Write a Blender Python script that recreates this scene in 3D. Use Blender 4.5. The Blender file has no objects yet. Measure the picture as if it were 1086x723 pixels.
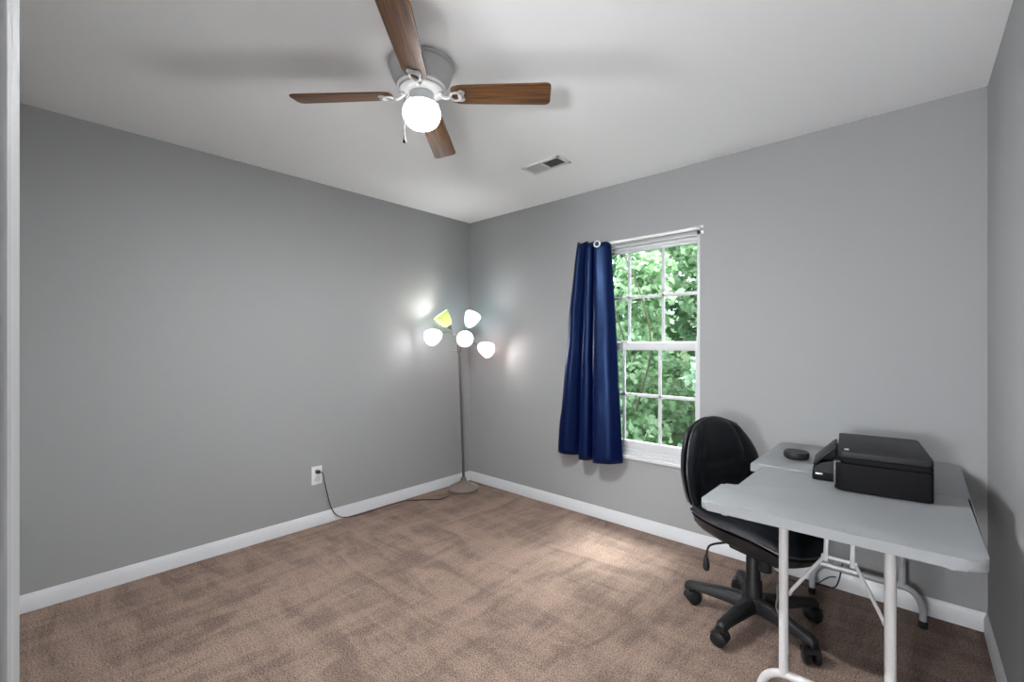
import bpy, bmesh, math, random
from mathutils import Vector, Matrix, noise
import numpy as np
PI = math.pi
rnd = random.Random(7)
S = bpy.context.scene
COL = S.collection

# ------------------------------------------------------------------ camera, light, exposure
YAW = 42.2
CAM = Vector((3.195, -2.926, 1.284))
cd = bpy.data.cameras.new('camera')
cam = bpy.data.objects.new('camera', cd)
COL.objects.link(cam)
cam.location = CAM
cam.rotation_euler = (PI / 2, 0, math.radians(YAW))
cd.sensor_width = 36
cd.lens = 480 / 1086 * 36
cd.shift_y = 4 / 1086
cd.clip_start = 0.02
S.camera = cam
FW = Vector((-math.sin(math.radians(YAW)), math.cos(math.radians(YAW)), 0))
RT = Vector((math.cos(math.radians(YAW)), math.sin(math.radians(YAW)), 0))
UP = Vector((0, 0, 1))

S.view_settings.view_transform = 'Standard'
S.view_settings.look = 'None'
S.view_settings.exposure = 0.55
S.view_settings.gamma = 1.0
S.view_settings.use_curve_mapping = False
S.cycles.max_bounces = 10
S.cycles.diffuse_bounces = 6
S.cycles.use_denoising = True
S.cycles.sample_clamp_indirect = 6

W = bpy.data.worlds.new('world')
S.world = W
W.use_nodes = True
bg = W.node_tree.nodes['Background']
bg.inputs['Color'].default_value = (0.82, 0.93, 1.0, 1)
bg.inputs['Strength'].default_value = 2.9

sd = bpy.data.lights.new('sun', 'SUN')
sd.energy = 15
sd.angle = math.radians(26)
sd.color = (1, 0.99, 0.98)
sun = bpy.data.objects.new('sun', sd)
COL.objects.link(sun)
sun.rotation_euler = Vector((-0.10, -0.43, -0.90)).to_track_quat('-Z', 'Y').to_euler()

HALL_FILL_POWER = 165  # strength of the added lamp that fills the room through the doorway
GLOBE = 1500.0
BULB = 130.0

# ------------------------------------------------------------------ materials
def mat(name, col, rough=0.5, metal=0.0, spec=0.5, bump=None, mix=None, sheen=0.0, coat=0.0):
    m = bpy.data.materials.new(name)
    m.use_nodes = True
    nt = m.node_tree
    b = nt.nodes['Principled BSDF']
    b.inputs['Base Color'].default_value = (*col, 1)
    b.inputs['Roughness'].default_value = rough
    b.inputs['Metallic'].default_value = metal
    b.inputs['Specular IOR Level'].default_value = spec
    b.inputs['Sheen Weight'].default_value = sheen
    b.inputs['Coat Weight'].default_value = coat
    tc = nt.nodes.new('ShaderNodeTexCoord')
    def nz(scale, detail=3, vec=None):
        n = nt.nodes.new('ShaderNodeTexNoise')
        n.inputs['Scale'].default_value = scale
        n.inputs['Detail'].default_value = detail
        nt.links.new(vec or tc.outputs['Object'], n.inputs['Vector'])
        return n
    if mix:                      # (scale, second colour, low, high)
        n = nz(mix[0], 4)
        r = nt.nodes.new('ShaderNodeValToRGB')
        r.color_ramp.elements[0].position = mix[2]
        r.color_ramp.elements[1].position = mix[3]
        r.color_ramp.elements[0].color = (*col, 1)
        r.color_ramp.elements[1].color = (*mix[1], 1)
        nt.links.new(n.outputs['Fac'], r.inputs['Fac'])
        nt.links.new(r.outputs['Color'], b.inputs['Base Color'])
    if bump:                     # (scale, strength, distance)
        n = nz(bump[0], 4)
        k = nt.nodes.new('ShaderNodeBump')
        k.inputs['Strength'].default_value = bump[1]
        k.inputs['Distance'].default_value = bump[2]
        nt.links.new(n.outputs['Fac'], k.inputs['Height'])
        nt.links.new(k.outputs['Normal'], b.inputs['Normal'])
    return m

def emit(name, col, strength, diff=(0.8, 0.8, 0.8)):
    m = mat(name, diff, 0.3)
    b = m.node_tree.nodes['Principled BSDF']
    b.inputs['Emission Color'].default_value = (*col, 1)
    b.inputs['Emission Strength'].default_value = strength
    return m

def globe_mat():
    # opal globe: emission shaped by height, cut above the bottom to spare the ceiling
    m = emit('lit_globe', (0.97, 0.985, 1.0), GLOBE)
    nt = m.node_tree
    tc = nt.nodes.new('ShaderNodeTexCoord')
    sp = nt.nodes.new('ShaderNodeSeparateXYZ')
    mr = nt.nodes.new('ShaderNodeMapRange')
    mr.interpolation_type = 'SMOOTHSTEP'
    mr.inputs['From Min'].default_value = -0.262
    mr.inputs['From Max'].default_value = -0.230
    mr.inputs['To Min'].default_value = GLOBE
    mr.inputs['To Max'].default_value = GLOBE * 0.0032
    nt.links.new(tc.outputs['Object'], sp.inputs[0])
    nt.links.new(sp.outputs['Z'], mr.inputs['Value'])
    nt.links.new(mr.outputs['Result'], nt.nodes['Principled BSDF'].inputs['Emission Strength'])
    return m

def carpet_mat():
    m = bpy.data.materials.new('brown_carpet')
    m.use_nodes = True
    nt = m.node_tree
    L = nt.links.new
    b = nt.nodes['Principled BSDF']
    b.inputs['Roughness'].default_value = 0.95
    b.inputs['Specular IOR Level'].default_value = 0.1
    b.inputs['Sheen Weight'].default_value = 0.0
    tc = nt.nodes.new('ShaderNodeTexCoord')
    def noise_(scale, detail, rough=0.5, mapping=None):
        n = nt.nodes.new('ShaderNodeTexNoise')
        n.inputs['Scale'].default_value = scale
        n.inputs['Detail'].default_value = detail
        n.inputs['Roughness'].default_value = rough
        n.inputs['Distortion'].default_value = 0.9 if mapping else 0.0
        src = tc.outputs['Object']
        if mapping:
            mp = nt.nodes.new('ShaderNodeMapping')
            mp.inputs['Rotation'].default_value = (0, 0, mapping[0])
            mp.inputs['Scale'].default_value = (mapping[1], mapping[2], 1)
            L(src, mp.inputs['Vector'])
            src = mp.outputs['Vector']
        L(src, n.inputs['Vector'])
        return n
    fine = noise_(150, 4, 0.75)
    r1 = nt.nodes.new('ShaderNodeValToRGB')
    e = r1.color_ramp.elements
    e[0].position, e[1].position = 0.36, 0.64
    e[0].color = (0.080, 0.054, 0.043, 1)
    e[1].color = (0.35, 0.258, 0.212, 1)
    L(fine.outputs['Fac'], r1.inputs['Fac'])
    # brushed pile: streaks left by the vacuum cleaner
    st = noise_(2.2, 6, 0.68, (0.15, 0.9, 3.6))
    st2 = noise_(2.0, 6, 0.68, (-0.62, 4.2, 0.9))
    big = noise_(1.1, 2, 0.5)
    mxn = nt.nodes.new('ShaderNodeMix')
    L(big.outputs['Fac'], mxn.inputs[0])
    L(st.outputs['Fac'], mxn.inputs[2])
    L(st2.outputs['Fac'], mxn.inputs[3])
    mr = nt.nodes.new('ShaderNodeMapRange')
    mr.interpolation_type = 'SMOOTHSTEP'
    mr.inputs['From Min'].default_value = 0.38
    mr.inputs['From Max'].default_value = 0.60
    mr.inputs['To Min'].default_value = 0.72
    mr.inputs['To Max'].default_value = 1.18
    L(mxn.outputs[0], mr.inputs['Value'])
    hs = nt.nodes.new('ShaderNodeHueSaturation')
    L(r1.outputs['Color'], hs.inputs['Color'])
    L(mr.outputs['Result'], hs.inputs['Value'])
    L(hs.outputs['Color'], b.inputs['Base Color'])
    bp = nt.nodes.new('ShaderNodeBump')
    bp.inputs['Strength'].default_value = 0.8
    bp.inputs['Distance'].default_value = 0.006
    L(fine.outputs['Fac'], bp.inputs['Height'])
    L(bp.outputs['Normal'], b.inputs['Normal'])
    return m

def wood_mat():
    m = bpy.data.materials.new('walnut_blade')
    m.use_nodes = True
    nt = m.node_tree
    L = nt.links.new
    b = nt.nodes['Principled BSDF']
    b.inputs['Roughness'].default_value = 0.5
    tc = nt.nodes.new('ShaderNodeTexCoord')
    mp = nt.nodes.new('ShaderNodeMapping')
    mp.inputs['Scale'].default_value = (3, 60, 20)
    L(tc.outputs['Object'], mp.inputs['Vector'])
    n = nt.nodes.new('ShaderNodeTexNoise')
    n.inputs['Scale'].default_value = 1.6
    n.inputs['Detail'].default_value = 6
    n.inputs['Roughness'].default_value = 0.65
    L(mp.outputs['Vector'], n.inputs['Vector'])
    r = nt.nodes.new('ShaderNodeValToRGB')
    e = r.color_ramp.elements
    e[0].position, e[1].position = 0.33, 0.68
    e[0].color = (0.034, 0.013, 0.005, 1)
    e[1].color = (0.195, 0.084, 0.024, 1)
    L(n.outputs['Fac'], r.inputs['Fac'])
    L(r.outputs['Color'], b.inputs['Base Color'])
    return m

def leaf_mat(name, a, c):
    m = bpy.data.materials.new(name)
    m.use_nodes = True
    nt = m.node_tree
    L = nt.links.new
    b = nt.nodes['Principled BSDF']
    b.inputs['Roughness'].default_value = 0.35
    tc = nt.nodes.new('ShaderNodeTexCoord')
    n = nt.nodes.new('ShaderNodeTexNoise')
    n.inputs['Scale'].default_value = 7
    n.inputs['Detail'].default_value = 3
    L(tc.outputs['Object'], n.inputs['Vector'])
    r = nt.nodes.new('ShaderNodeValToRGB')
    e = r.color_ramp.elements
    e[0].position, e[1].position = 0.35, 0.65
    e[0].color, e[1].color = (*a, 1), (*c, 1)
    L(n.outputs['Fac'], r.inputs['Fac'])
    L(r.outputs['Color'], b.inputs['Base Color'])
    t = nt.nodes.new('ShaderNodeBsdfTranslucent')
    L(r.outputs['Color'], t.inputs['Color'])
    mx = nt.nodes.new('ShaderNodeMixShader')
    mx.inputs[0].default_value = 0.35
    L(b.outputs[0], mx.inputs[1])
    L(t.outputs[0], mx.inputs[2])
    L(mx.outputs[0], nt.nodes['Material Output'].inputs['Surface'])
    return m

def glass_mat():
    m = bpy.data.materials.new('window_glass')
    m.use_nodes = True
    nt = m.node_tree
    L = nt.links.new
    t = nt.nodes.new('ShaderNodeBsdfTransparent')
    t.inputs['Color'].default_value = (0.95, 0.98, 0.97, 1)
    g = nt.nodes.new('ShaderNodeBsdfGlossy')
    g.inputs['Roughness'].default_value = 0.02
    mx = nt.nodes.new('ShaderNodeMixShader')
    mx.inputs[0].default_value = 0.05
    L(t.outputs[0], mx.inputs[1])
    L(g.outputs[0], mx.inputs[2])
    L(mx.outputs[0], nt.nodes['Material Output'].inputs['Surface'])
    return m

def shade_mat(name, col, e):
    m = bpy.data.materials.new(name)
    m.use_nodes = True
    nt = m.node_tree
    L = nt.links.new
    b = nt.nodes['Principled BSDF']
    b.inputs['Base Color'].default_value = (*col, 1)
    b.inputs['Roughness'].default_value = 0.35
    b.inputs['Emission Color'].default_value = (*col, 1)
    b.inputs['Emission Strength'].default_value = e
    t = nt.nodes.new('ShaderNodeBsdfTranslucent')
    t.inputs['Color'].default_value = (*col, 1)
    mx = nt.nodes.new('ShaderNodeMixShader')
    mx.inputs[0].default_value = 0.5
    L(b.outputs[0], mx.inputs[1])
    L(t.outputs[0], mx.inputs[2])
    L(mx.outputs[0], nt.nodes['Material Output'].inputs['Surface'])
    return m

def satin_mat():
    m = mat('navy_satin', (0.0010, 0.0036, 0.030), 0.36, spec=0.45, sheen=0.0, bump=(420, 0.08, 0.001))
    m.node_tree.nodes['Principled BSDF'].inputs['Specular Tint'].default_value = (0.28, 0.48, 1.0, 1)
    m.node_tree.nodes['Principled BSDF'].inputs['Sheen Tint'].default_value = (0.3, 0.45, 0.9, 1)
    return m

M = dict(
    wall=mat('grey_wall_paint', (0.305, 0.309, 0.314), 0.75, spec=0.25, bump=(260, 0.06, 0.001)),
    ceil=mat('white_ceiling_paint', (0.91, 0.92, 0.93), 0.9, spec=0.1, bump=(180, 0.08, 0.001)),
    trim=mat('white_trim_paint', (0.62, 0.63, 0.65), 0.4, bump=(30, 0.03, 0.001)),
    vinyl=mat('white_vinyl', (0.56, 0.57, 0.585), 0.35, bump=(40, 0.02, 0.001)),
    carpet=carpet_mat(), wood=wood_mat(), glass=glass_mat(), satin=satin_mat(),
    fanw=mat('white_enamel', (0.66, 0.66, 0.66), 0.3, coat=0.3),
    fang=mat('satin_white_housing', (0.52, 0.53, 0.54), 0.35, coat=0.3),
    steel=mat('brushed_steel', (0.17, 0.165, 0.16), 0.4, 0.8, bump=(200, 0.05, 0.001)),
    chrome=mat('chrome', (0.75, 0.76, 0.78), 0.15, 1.0),
    chain=mat('dull_chain_metal', (0.006, 0.006, 0.006), 0.8, spec=0.05, bump=(300, 0.05, 0.0005)),
    ring=mat('silver_ring', (0.62, 0.70, 0.78), 0.3, 0.2),
    lampb=mat('bronze_lamp_base', (0.23, 0.185, 0.16), 0.42, 0.35, bump=(90, 0.05, 0.001)),
    globe=globe_mat(),
    bulb=emit('lit_bulb', (1, 0.97, 0.93), BULB),
    sh_g=shade_mat('green_glass_shade', (0.46, 0.52, 0.26), 0.12),
    sh_b=shade_mat('blue_glass_shade', (0.66, 0.90, 0.96), 2.0),
    sh_w=shade_mat('white_glass_shade', (0.95, 0.95, 0.95), 3.5),
    sh_p=shade_mat('pink_glass_shade', (0.97, 0.78, 0.74), 1.6),
    black=mat('black_plastic', (0.009, 0.009, 0.010), 0.5, spec=0.3, bump=(300, 0.05, 0.0008)),
    printer=mat('black_printer_plastic', (0.003, 0.003, 0.004), 0.6, spec=0.12, bump=(500, 0.05, 0.0006)),
    lid=mat('textured_black_lid', (0.010, 0.010, 0.011), 0.5, spec=0.25, bump=(600, 0.1, 0.0006)),
    pgrey=mat('dark_grey_plastic', (0.10, 0.10, 0.11), 0.4),
    badge=mat('silver_badge', (0.55, 0.55, 0.56), 0.3, 0.5),
    leather=mat('black_leather', (0.005, 0.006, 0.008), 0.42, spec=0.25, bump=(120, 0.18, 0.002)),
    shell=mat('black_shell', (0.012, 0.012, 0.014), 0.38, spec=0.35),
    piping=mat('grey_piping', (0.035, 0.035, 0.04), 0.4),
    top=mat('grey_white_tabletop', (0.225, 0.235, 0.245), 0.45, bump=(160, 0.10, 0.001)),
    strip=mat('pale_hinge_plastic', (0.58, 0.60, 0.62), 0.4),
    groove=mat('shadowy_seam_plastic', (0.10, 0.10, 0.11), 0.6),
    leg=mat('grey_powder_coat', (0.46, 0.45, 0.45), 0.38, mix=(140, (0.50, 0.485, 0.485), 0.3, 0.7)),
    legr=mat('blue_grey_powder_coat', (0.40, 0.41, 0.43), 0.38, bump=(140, 0.04, 0.001)),
    plate=mat('dark_steel_plate', (0.055, 0.058, 0.064), 0.5, bump=(90, 0.05, 0.001)),
    white=mat('white_plastic', (0.82, 0.82, 0.82), 0.35),
    slot=mat('dark_slot', (0.03, 0.03, 0.03), 0.7),
    cord=mat('black_cord', (0.012, 0.011, 0.011), 0.5),
    vent=mat('vent_enamel', (0.72, 0.73, 0.74), 0.4),
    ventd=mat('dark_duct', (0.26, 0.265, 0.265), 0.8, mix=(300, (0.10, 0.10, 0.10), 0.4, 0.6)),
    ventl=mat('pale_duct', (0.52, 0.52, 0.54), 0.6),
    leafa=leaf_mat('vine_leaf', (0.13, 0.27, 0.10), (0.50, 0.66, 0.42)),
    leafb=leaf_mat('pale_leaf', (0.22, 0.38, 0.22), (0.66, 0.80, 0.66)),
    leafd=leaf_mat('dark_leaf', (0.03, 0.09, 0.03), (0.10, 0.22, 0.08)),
    bark=mat('bark', (0.10, 0.085, 0.06), 0.9, bump=(30, 0.5, 0.01)),
    soil=mat('leaf_litter', (0.06, 0.07, 0.03), 0.95, mix=(9, (0.03, 0.10, 0.02), 0.4, 0.6)),
)

# ------------------------------------------------------------------ mesh helpers
def BM():
    return bmesh.new()

def box(bm, lo, hi, bevel=0.0, seg=2, mtx=None):
    t = bmesh.new()
    bmesh.ops.create_cube(t, size=1)
    for v in t.verts:
        v.co = Vector([lo[i] + (v.co[i] + 0.5) * (hi[i] - lo[i]) for i in range(3)])
    if bevel:
        bmesh.ops.bevel(t, geom=t.edges[:], offset=bevel, segments=seg, affect='EDGES', profile=0.5)
    if mtx:
        t.transform(mtx)
    join(bm, t)

def join(bm, t):
    me = bpy.data.meshes.new('tmp')
    t.to_mesh(me)
    t.free()
    bm.from_mesh(me)
    bpy.data.meshes.remove(me)

def frame_of(d):
    d = d.normalized()
    a = Vector((0, 0, 1)) if abs(d.z) < 0.95 else Vector((1, 0, 0))
    x = d.cross(a).normalized()
    return x, d.cross(x).normalized()

def tube(bm, pts, r, n=12, caps=True, closed=False, sq=None):
    """tube through pts; r number or list; parallel-transported frame"""
    pts = [Vector(p) for p in pts]
    N = len(pts)
    rs = r if isinstance(r, (list, tuple)) else [r] * N
    tang = []
    for i in range(N):
        if closed:
            d = pts[(i + 1) % N] - pts[i - 1]
        else:
            d = pts[min(i + 1, N - 1)] - pts[max(i - 1, 0)]
        tang.append(d.normalized())
    x, y = frame_of(tang[0])
    rings = []
    for i in range(N):
        t = tang[i]
        x = (x - t * x.dot(t)).normalized()
        y = t.cross(x)
        ring = []
        for k in range(n):
            a = 2 * PI * k / n
            ring.append(bm.verts.new(pts[i] + (x * math.cos(a) + y * math.sin(a)) * rs[i]))
        rings.append(ring)
    for i in range(N if closed else N - 1):
        A, B = rings[i], rings[(i + 1) % N]
        for k in range(n):
            bm.faces.new((A[k], A[(k + 1) % n], B[(k + 1) % n], B[k]))
    if caps and not closed:
        bm.faces.new(rings[0][::-1])
        bm.faces.new(rings[-1])

def smooth_path(pts, n=8, closed=False):
    """Catmull-Rom"""
    P = [Vector(p) for p in pts]
    out = []
    N = len(P)
    for i in range(N if closed else N - 1):
        if closed:
            p0, p1, p2, p3 = P[i - 1], P[i], P[(i + 1) % N], P[(i + 2) % N]
        else:
            p1, p2 = P[i], P[i + 1]
            p0 = P[i - 1] if i else p1 * 2 - p2
            p3 = P[i + 2] if i + 2 < N else p2 * 2 - p1
        for k in range(n):
            t = k / n
            out.append(0.5 * ((2 * p1) + (p2 - p0) * t + (2 * p0 - 5 * p1 + 4 * p2 - p3) * t * t + (3 * p1 - p0 - 3 * p2 + p3) * t ** 3))
    if not closed:
        out.append(P[-1])
    return out

def lathe(bm, prof, n=40, mtx=None, cap0=True, cap1=True):
    rings = []
    for r, z in prof:
        if r < 1e-6:
            rings.append([bm.verts.new((mtx or Matrix()) @ Vector((0, 0, z)))])
        else:
            rings.append([bm.verts.new((mtx or Matrix()) @ Vector((r * math.cos(2 * PI * k / n), r * math.sin(2 * PI * k / n), z))) for k in range(n)])
    for A, B in zip(rings, rings[1:]):
        for k in range(n):
            k2 = (k + 1) % n
            if len(A) == 1 and len(B) > 1:
                bm.faces.new((A[0], B[k2], B[k]))
            elif len(B) == 1 and len(A) > 1:
                bm.faces.new((A[k], A[k2], B[0]))
            elif len(A) > 1:
                bm.faces.new((A[k], A[k2], B[k2], B[k]))
    if cap0 and len(rings[0]) > 1:
        bm.faces.new(rings[0][::-1])
    if cap1 and len(rings[-1]) > 1:
        bm.faces.new(rings[-1])

def prism(bm, outline, z0, z1, mtx=None, bevel=0.0, seg=3):
    t = bmesh.new()
    lo = [t.verts.new((x, y, z0)) for x, y in outline]
    hi = [t.verts.new((x, y, z1)) for x, y in outline]
    n = len(lo)
    t.faces.new(lo[::-1])
    t.faces.new(hi)
    for k in range(n):
        t.faces.new((lo[k], lo[(k + 1) % n], hi[(k + 1) % n], hi[k]))
    if bevel:
        es = [e for e in t.edges if abs(e.verts[0].co.z - e.verts[1].co.z) < 1e-6]
        bmesh.ops.bevel(t, geom=es, offset=bevel, segments=seg, affect='EDGES', profile=0.5)
    if mtx:
        t.transform(mtx)
    join(bm, t)

def rounded(poly, r, n=6):
    """round the corners of a 2D polygon; r one number or one per corner"""
    out = []
    N = len(poly)
    for i in range(N):
        p = Vector(poly[i])
        a = Vector(poly[i - 1])
        c = Vector(poly[(i + 1) % N])
        rr = r[i] if isinstance(r, (list, tuple)) else r
        u = (a - p).normalized()
        w = (c - p).normalized()
        if rr <= 0:
            out.append(tuple(p))
            continue
        s = p + u * rr
        e = p + w * rr
        for k in range(n + 1):
            t = k / n
            q = s * (1 - t) ** 2 + p * 2 * t * (1 - t) + e * t * t
            out.append((q.x, q.y))
    return out

def align(p, d):
    """matrix that puts local +Z along d at p"""
    q = Vector((0, 0, 1)).rotation_difference(Vector(d).normalized())
    return Matrix.Translation(p) @ q.to_matrix().to_4x4()

def obj(name, bm, m, parent=None, smooth=35, world=False):
    if world and parent is not None:
        bm.transform(Matrix.Translation(-Vector(parent.location)))
    bmesh.ops.recalc_face_normals(bm, faces=bm.faces[:])
    me = bpy.data.meshes.new(name)
    bm.to_mesh(me)
    bm.free()
    me.materials.append(m)
    if smooth:
        for p in me.polygons:
            p.use_smooth = True
        me.set_sharp_from_angle(angle=math.radians(smooth))
    o = bpy.data.objects.new(name, me)
    COL.objects.link(o)
    if parent is not None:
        o.parent = parent
    return o

def tag(o, label, cat, group=None):
    o['label'] = label
    o['category'] = cat
    if group:
        o['group'] = group
    return o

def thing(name, label, cat, loc=(0, 0, 0), rz=0.0, group=None):
    o = bpy.data.objects.new(name, None)
    COL.objects.link(o)
    o.location = loc
    o.rotation_euler = (0, 0, rz)
    o.empty_display_size = 0.1
    return tag(o, label, cat, group)

def struct(name, bm, m, smooth=0, parent=None):
    o = obj(name, bm, m, parent, smooth)
    if parent is None:
        o['kind'] = 'structure'
    return o

# ------------------------------------------------------------------ room shell
RX, H, NY = 3.411, 2.44, -2.940       # right wall, ceiling, front wall
T = 0.14
OX0, OX1, OZ0, OZ1 = 1.335, 2.150, 0.50, 2.015   # window opening
DX0, DX1, DZ = 2.40, 3.33, 2.36                  # doorway in the front wall
HY = -4.45                                       # end of the hall

bm = BM(); box(bm, (-T, HY - T, -0.10), (RX + 0.5, T, 0)); struct('floor', bm, M['carpet'])
bm = BM(); box(bm, (-T, HY - T, H), (RX + 0.5, T, H + 0.1)); struct('ceiling', bm, M['ceil'])
bm = BM(); box(bm, (-T, NY - 0.12, 0), (0, T, H)); struct('wall_left', bm, M['wall'])
bm = BM()
box(bm, (0, 0, 0), (OX0, T, H)); box(bm, (OX1, 0, 0), (RX + T, T, H))
box(bm, (OX0, 0, 0), (OX1, T, OZ0)); box(bm, (OX0, 0, OZ1), (OX1, T, H))
struct('wall_back', bm, M['wall'])
bm = BM()
# the right wall stands a hair out of square with the back wall
t_ = BM()
prism(t_, [(RX, 0), (RX + 0.045, -2.94), (RX + 0.30, -2.94), (RX + 0.30, 0)], 0, H)
join(bm, t_)
struct('wall_right', bm, M['wall'])
bm = BM()
box(bm, (0, NY - 0.12, 0), (DX0, NY, H)); box(bm, (DX1, NY - 0.12, 0), (RX + 0.3, NY, H))
box(bm, (DX0, NY - 0.12, DZ), (DX1, NY, H))
struct('wall_front', bm, M['wall'])
bm = BM(); box(bm, (1.6, HY - T, 0), (RX + 0.5, HY, H)); struct('wall_hall_end', bm, M['wall'])
bm = BM(); box(bm, (1.6 - T, HY - T, 0), (1.6, NY - 0.12, H)); struct('wall_hall_left', bm, M['wall'])
bm = BM(); box(bm, (RX + 0.15, HY - T, 0), (RX + 0.3, NY - 0.12, H)); struct('wall_hall_right', bm, M['wall'])

def base_prof(bm, p0, p1, nrm, h=0.085, th=0.013):
    """moulded baseboard from p0 to p1, nrm pointing into the room"""
    prof = [(0, 0), (th, 0), (th, h - 0.022), (th * 0.75, h - 0.016), (th * 0.55, h - 0.008), (th * 0.35, h), (0, h)]
    A = [bm.verts.new((p0[0] + nrm[0] * a, p0[1] + nrm[1] * a, z)) for a, z in prof]
    B = [bm.verts.new((p1[0] + nrm[0] * a, p1[1] + nrm[1] * a, z)) for a, z in prof]
    n = len(prof)
    for k in range(n):
        bm.faces.new((A[k], A[(k + 1) % n], B[(k + 1) % n], B[k]))
    bm.faces.new(A); bm.faces.new(B[::-1])
bm = BM(); base_prof(bm, (0, 0), (0, NY), (1, 0)); struct('baseboard_left', bm, M['trim'], 30)
bm = BM(); base_prof(bm, (0.0, 0), (RX, 0), (0, -1)); struct('baseboard_back', bm, M['trim'], 30)
bm = BM(); base_prof(bm, (RX, 0), (RX + 0.045, -2.94), (-1, 0)); struct('baseboard_right', bm, M['trim'], 30)

# casing and jamb of the doorway the picture is taken from
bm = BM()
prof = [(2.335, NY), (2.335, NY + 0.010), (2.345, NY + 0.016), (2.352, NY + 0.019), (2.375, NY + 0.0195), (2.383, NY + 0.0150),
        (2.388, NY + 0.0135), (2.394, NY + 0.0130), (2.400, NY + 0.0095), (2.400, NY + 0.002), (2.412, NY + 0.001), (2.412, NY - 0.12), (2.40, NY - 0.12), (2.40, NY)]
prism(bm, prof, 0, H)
struct('trim_1', bm, mat('dimmed_trim_paint', (0.40, 0.405, 0.41), 0.6, spec=0.2, bump=(30, 0.03, 0.001)), 25)  # white trim paint, darkened here to offset the strong light on the casing

# ------------------------------------------------------------------ window
win = bpy.data.objects.new('window_1', None)
COL.objects.link(win)
win.location = (OX0, 0, OZ0)
win['kind'] = 'structure'
def wpart(name, bm, m, smooth=30):
    return obj(name, bm, m, win, smooth, world=True)
bm = BM()
fy0, fy1 = 0.012, 0.125
box(bm, (OX0, fy0, OZ0), (OX0 + 0.022, fy1, OZ1), 0.002)
box(bm, (OX1 - 0.022, fy0, OZ0), (OX1, fy1, OZ1), 0.002)
box(bm, (OX0, fy0, OZ1 - 0.030), (OX1, fy1, OZ1), 0.003)
box(bm, (OX0, 0.048, OZ1 - 0.050), (OX1, fy1, OZ1 - 0.028), 0.003)
box(bm, (OX0, fy0, OZ0), (OX1, fy1, OZ0 + 0.022), 0.002)
box(bm, (OX0, 0.024, OZ0 + 0.02), (OX1, fy1, OZ0 + 0.045), 0.003)
wpart('window_frame', bm, M['vinyl'])
def sash(name, y0, y1, z0, z1, gx0, gx1, gz0, gz1, mx, mz, x0, x1):
    bm = BM()
    box(bm, (x0, y0, z0), (gx0, y1, z1), 0.003); box(bm, (gx1, y0, z0), (x1, y1, z1), 0.003)
    box(bm, (gx0 - 0.002, y0, z0), (gx1 + 0.002, y1, gz0), 0.003); box(bm, (gx0 - 0.002, y0, gz1), (gx1 + 0.002, y1, z1), 0.003)
    s = wpart(name, bm, M['vinyl'])
    ym = (y0 + y1) / 2
    bm = BM()
    for x in mx:
        box(bm, (x - 0.011, ym - 0.006, gz0), (x + 0.011, ym + 0.006, gz1), 0.003)
    box(bm, (gx0, ym - 0.006, mz - 0.011), (gx1, ym + 0.006, mz + 0.011), 0.003)
    obj('muntin_grid', bm, M['vinyl'], s, 30, False).matrix_parent_inverse = Matrix.Translation(-Vector(win.location))
    bm = BM()
    box(bm, (gx0, ym - 0.002, gz0), (gx1, ym + 0.002, gz1))
    obj('glass_pane', bm, M['glass'], s, 0, False).matrix_parent_inverse = Matrix.Translation(-Vector(win.location))
    return s
XL, XR = OX0 + 0.022, OX1 - 0.022
sash('upper_sash', 0.058, 0.084, 1.262, 1.966, XL + 0.018, 2.110, 1.306, 1.946, (1.625, 1.879), 1.623, XL, XR)
s = sash('lower_sash', 0.022, 0.048, 0.545, 1.300, XL + 0.018, 2.112, 0.605, 1.246, (1.602, 1.871), 0.930, XL, XR)
bm = BM()
for x in (1.60, 1.93):
    box(bm, (x - 0.03, 0.030, 1.300), (x + 0.03, 0.050, 1.312), 0.003)
wpart('sash_lock', bm, M['vinyl'])
bm = BM()
box(bm, (OX0 - 0.02, -0.016, OZ0 - 0.020), (OX1 + 0.0, 0.014, OZ0 + 0.002), 0.004)
wpart('window_sill', bm, M['vinyl'])

# ------------------------------------------------------------------ curtain and rod
rod = thing('curtain_rod', 'slim white curtain rod across the top of the window', 'curtain rod', (1.75, -0.07, 2.012))
bm = BM()
tube(bm, [(1.330, -0.05, 2.012), (2.150, -0.05, 2.012)], 0.0105, 14)
obj('rod', bm, M['white'], rod, world=True)
for x in (2.150, 1.330):
    bm = BM()
    tube(bm, smooth_path([(x, -0.05, 2.012), (x + (0.012 if x > 2 else -0.012), -0.046, 2.012), (x + (0.015 if x > 2 else -0.015), -0.028, 2.012), (x + (0.015 if x > 2 else -0.015), -0.004, 2.012)], 5), 0.0085, 10)
    box(bm, (x + (0.005 if x > 2 else -0.025), -0.006, 1.985), (x + (0.025 if x > 2 else -0.005), -0.001, 2.039), 0.002)
    obj('bracket', bm, M['white'], rod, world=True)

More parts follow.
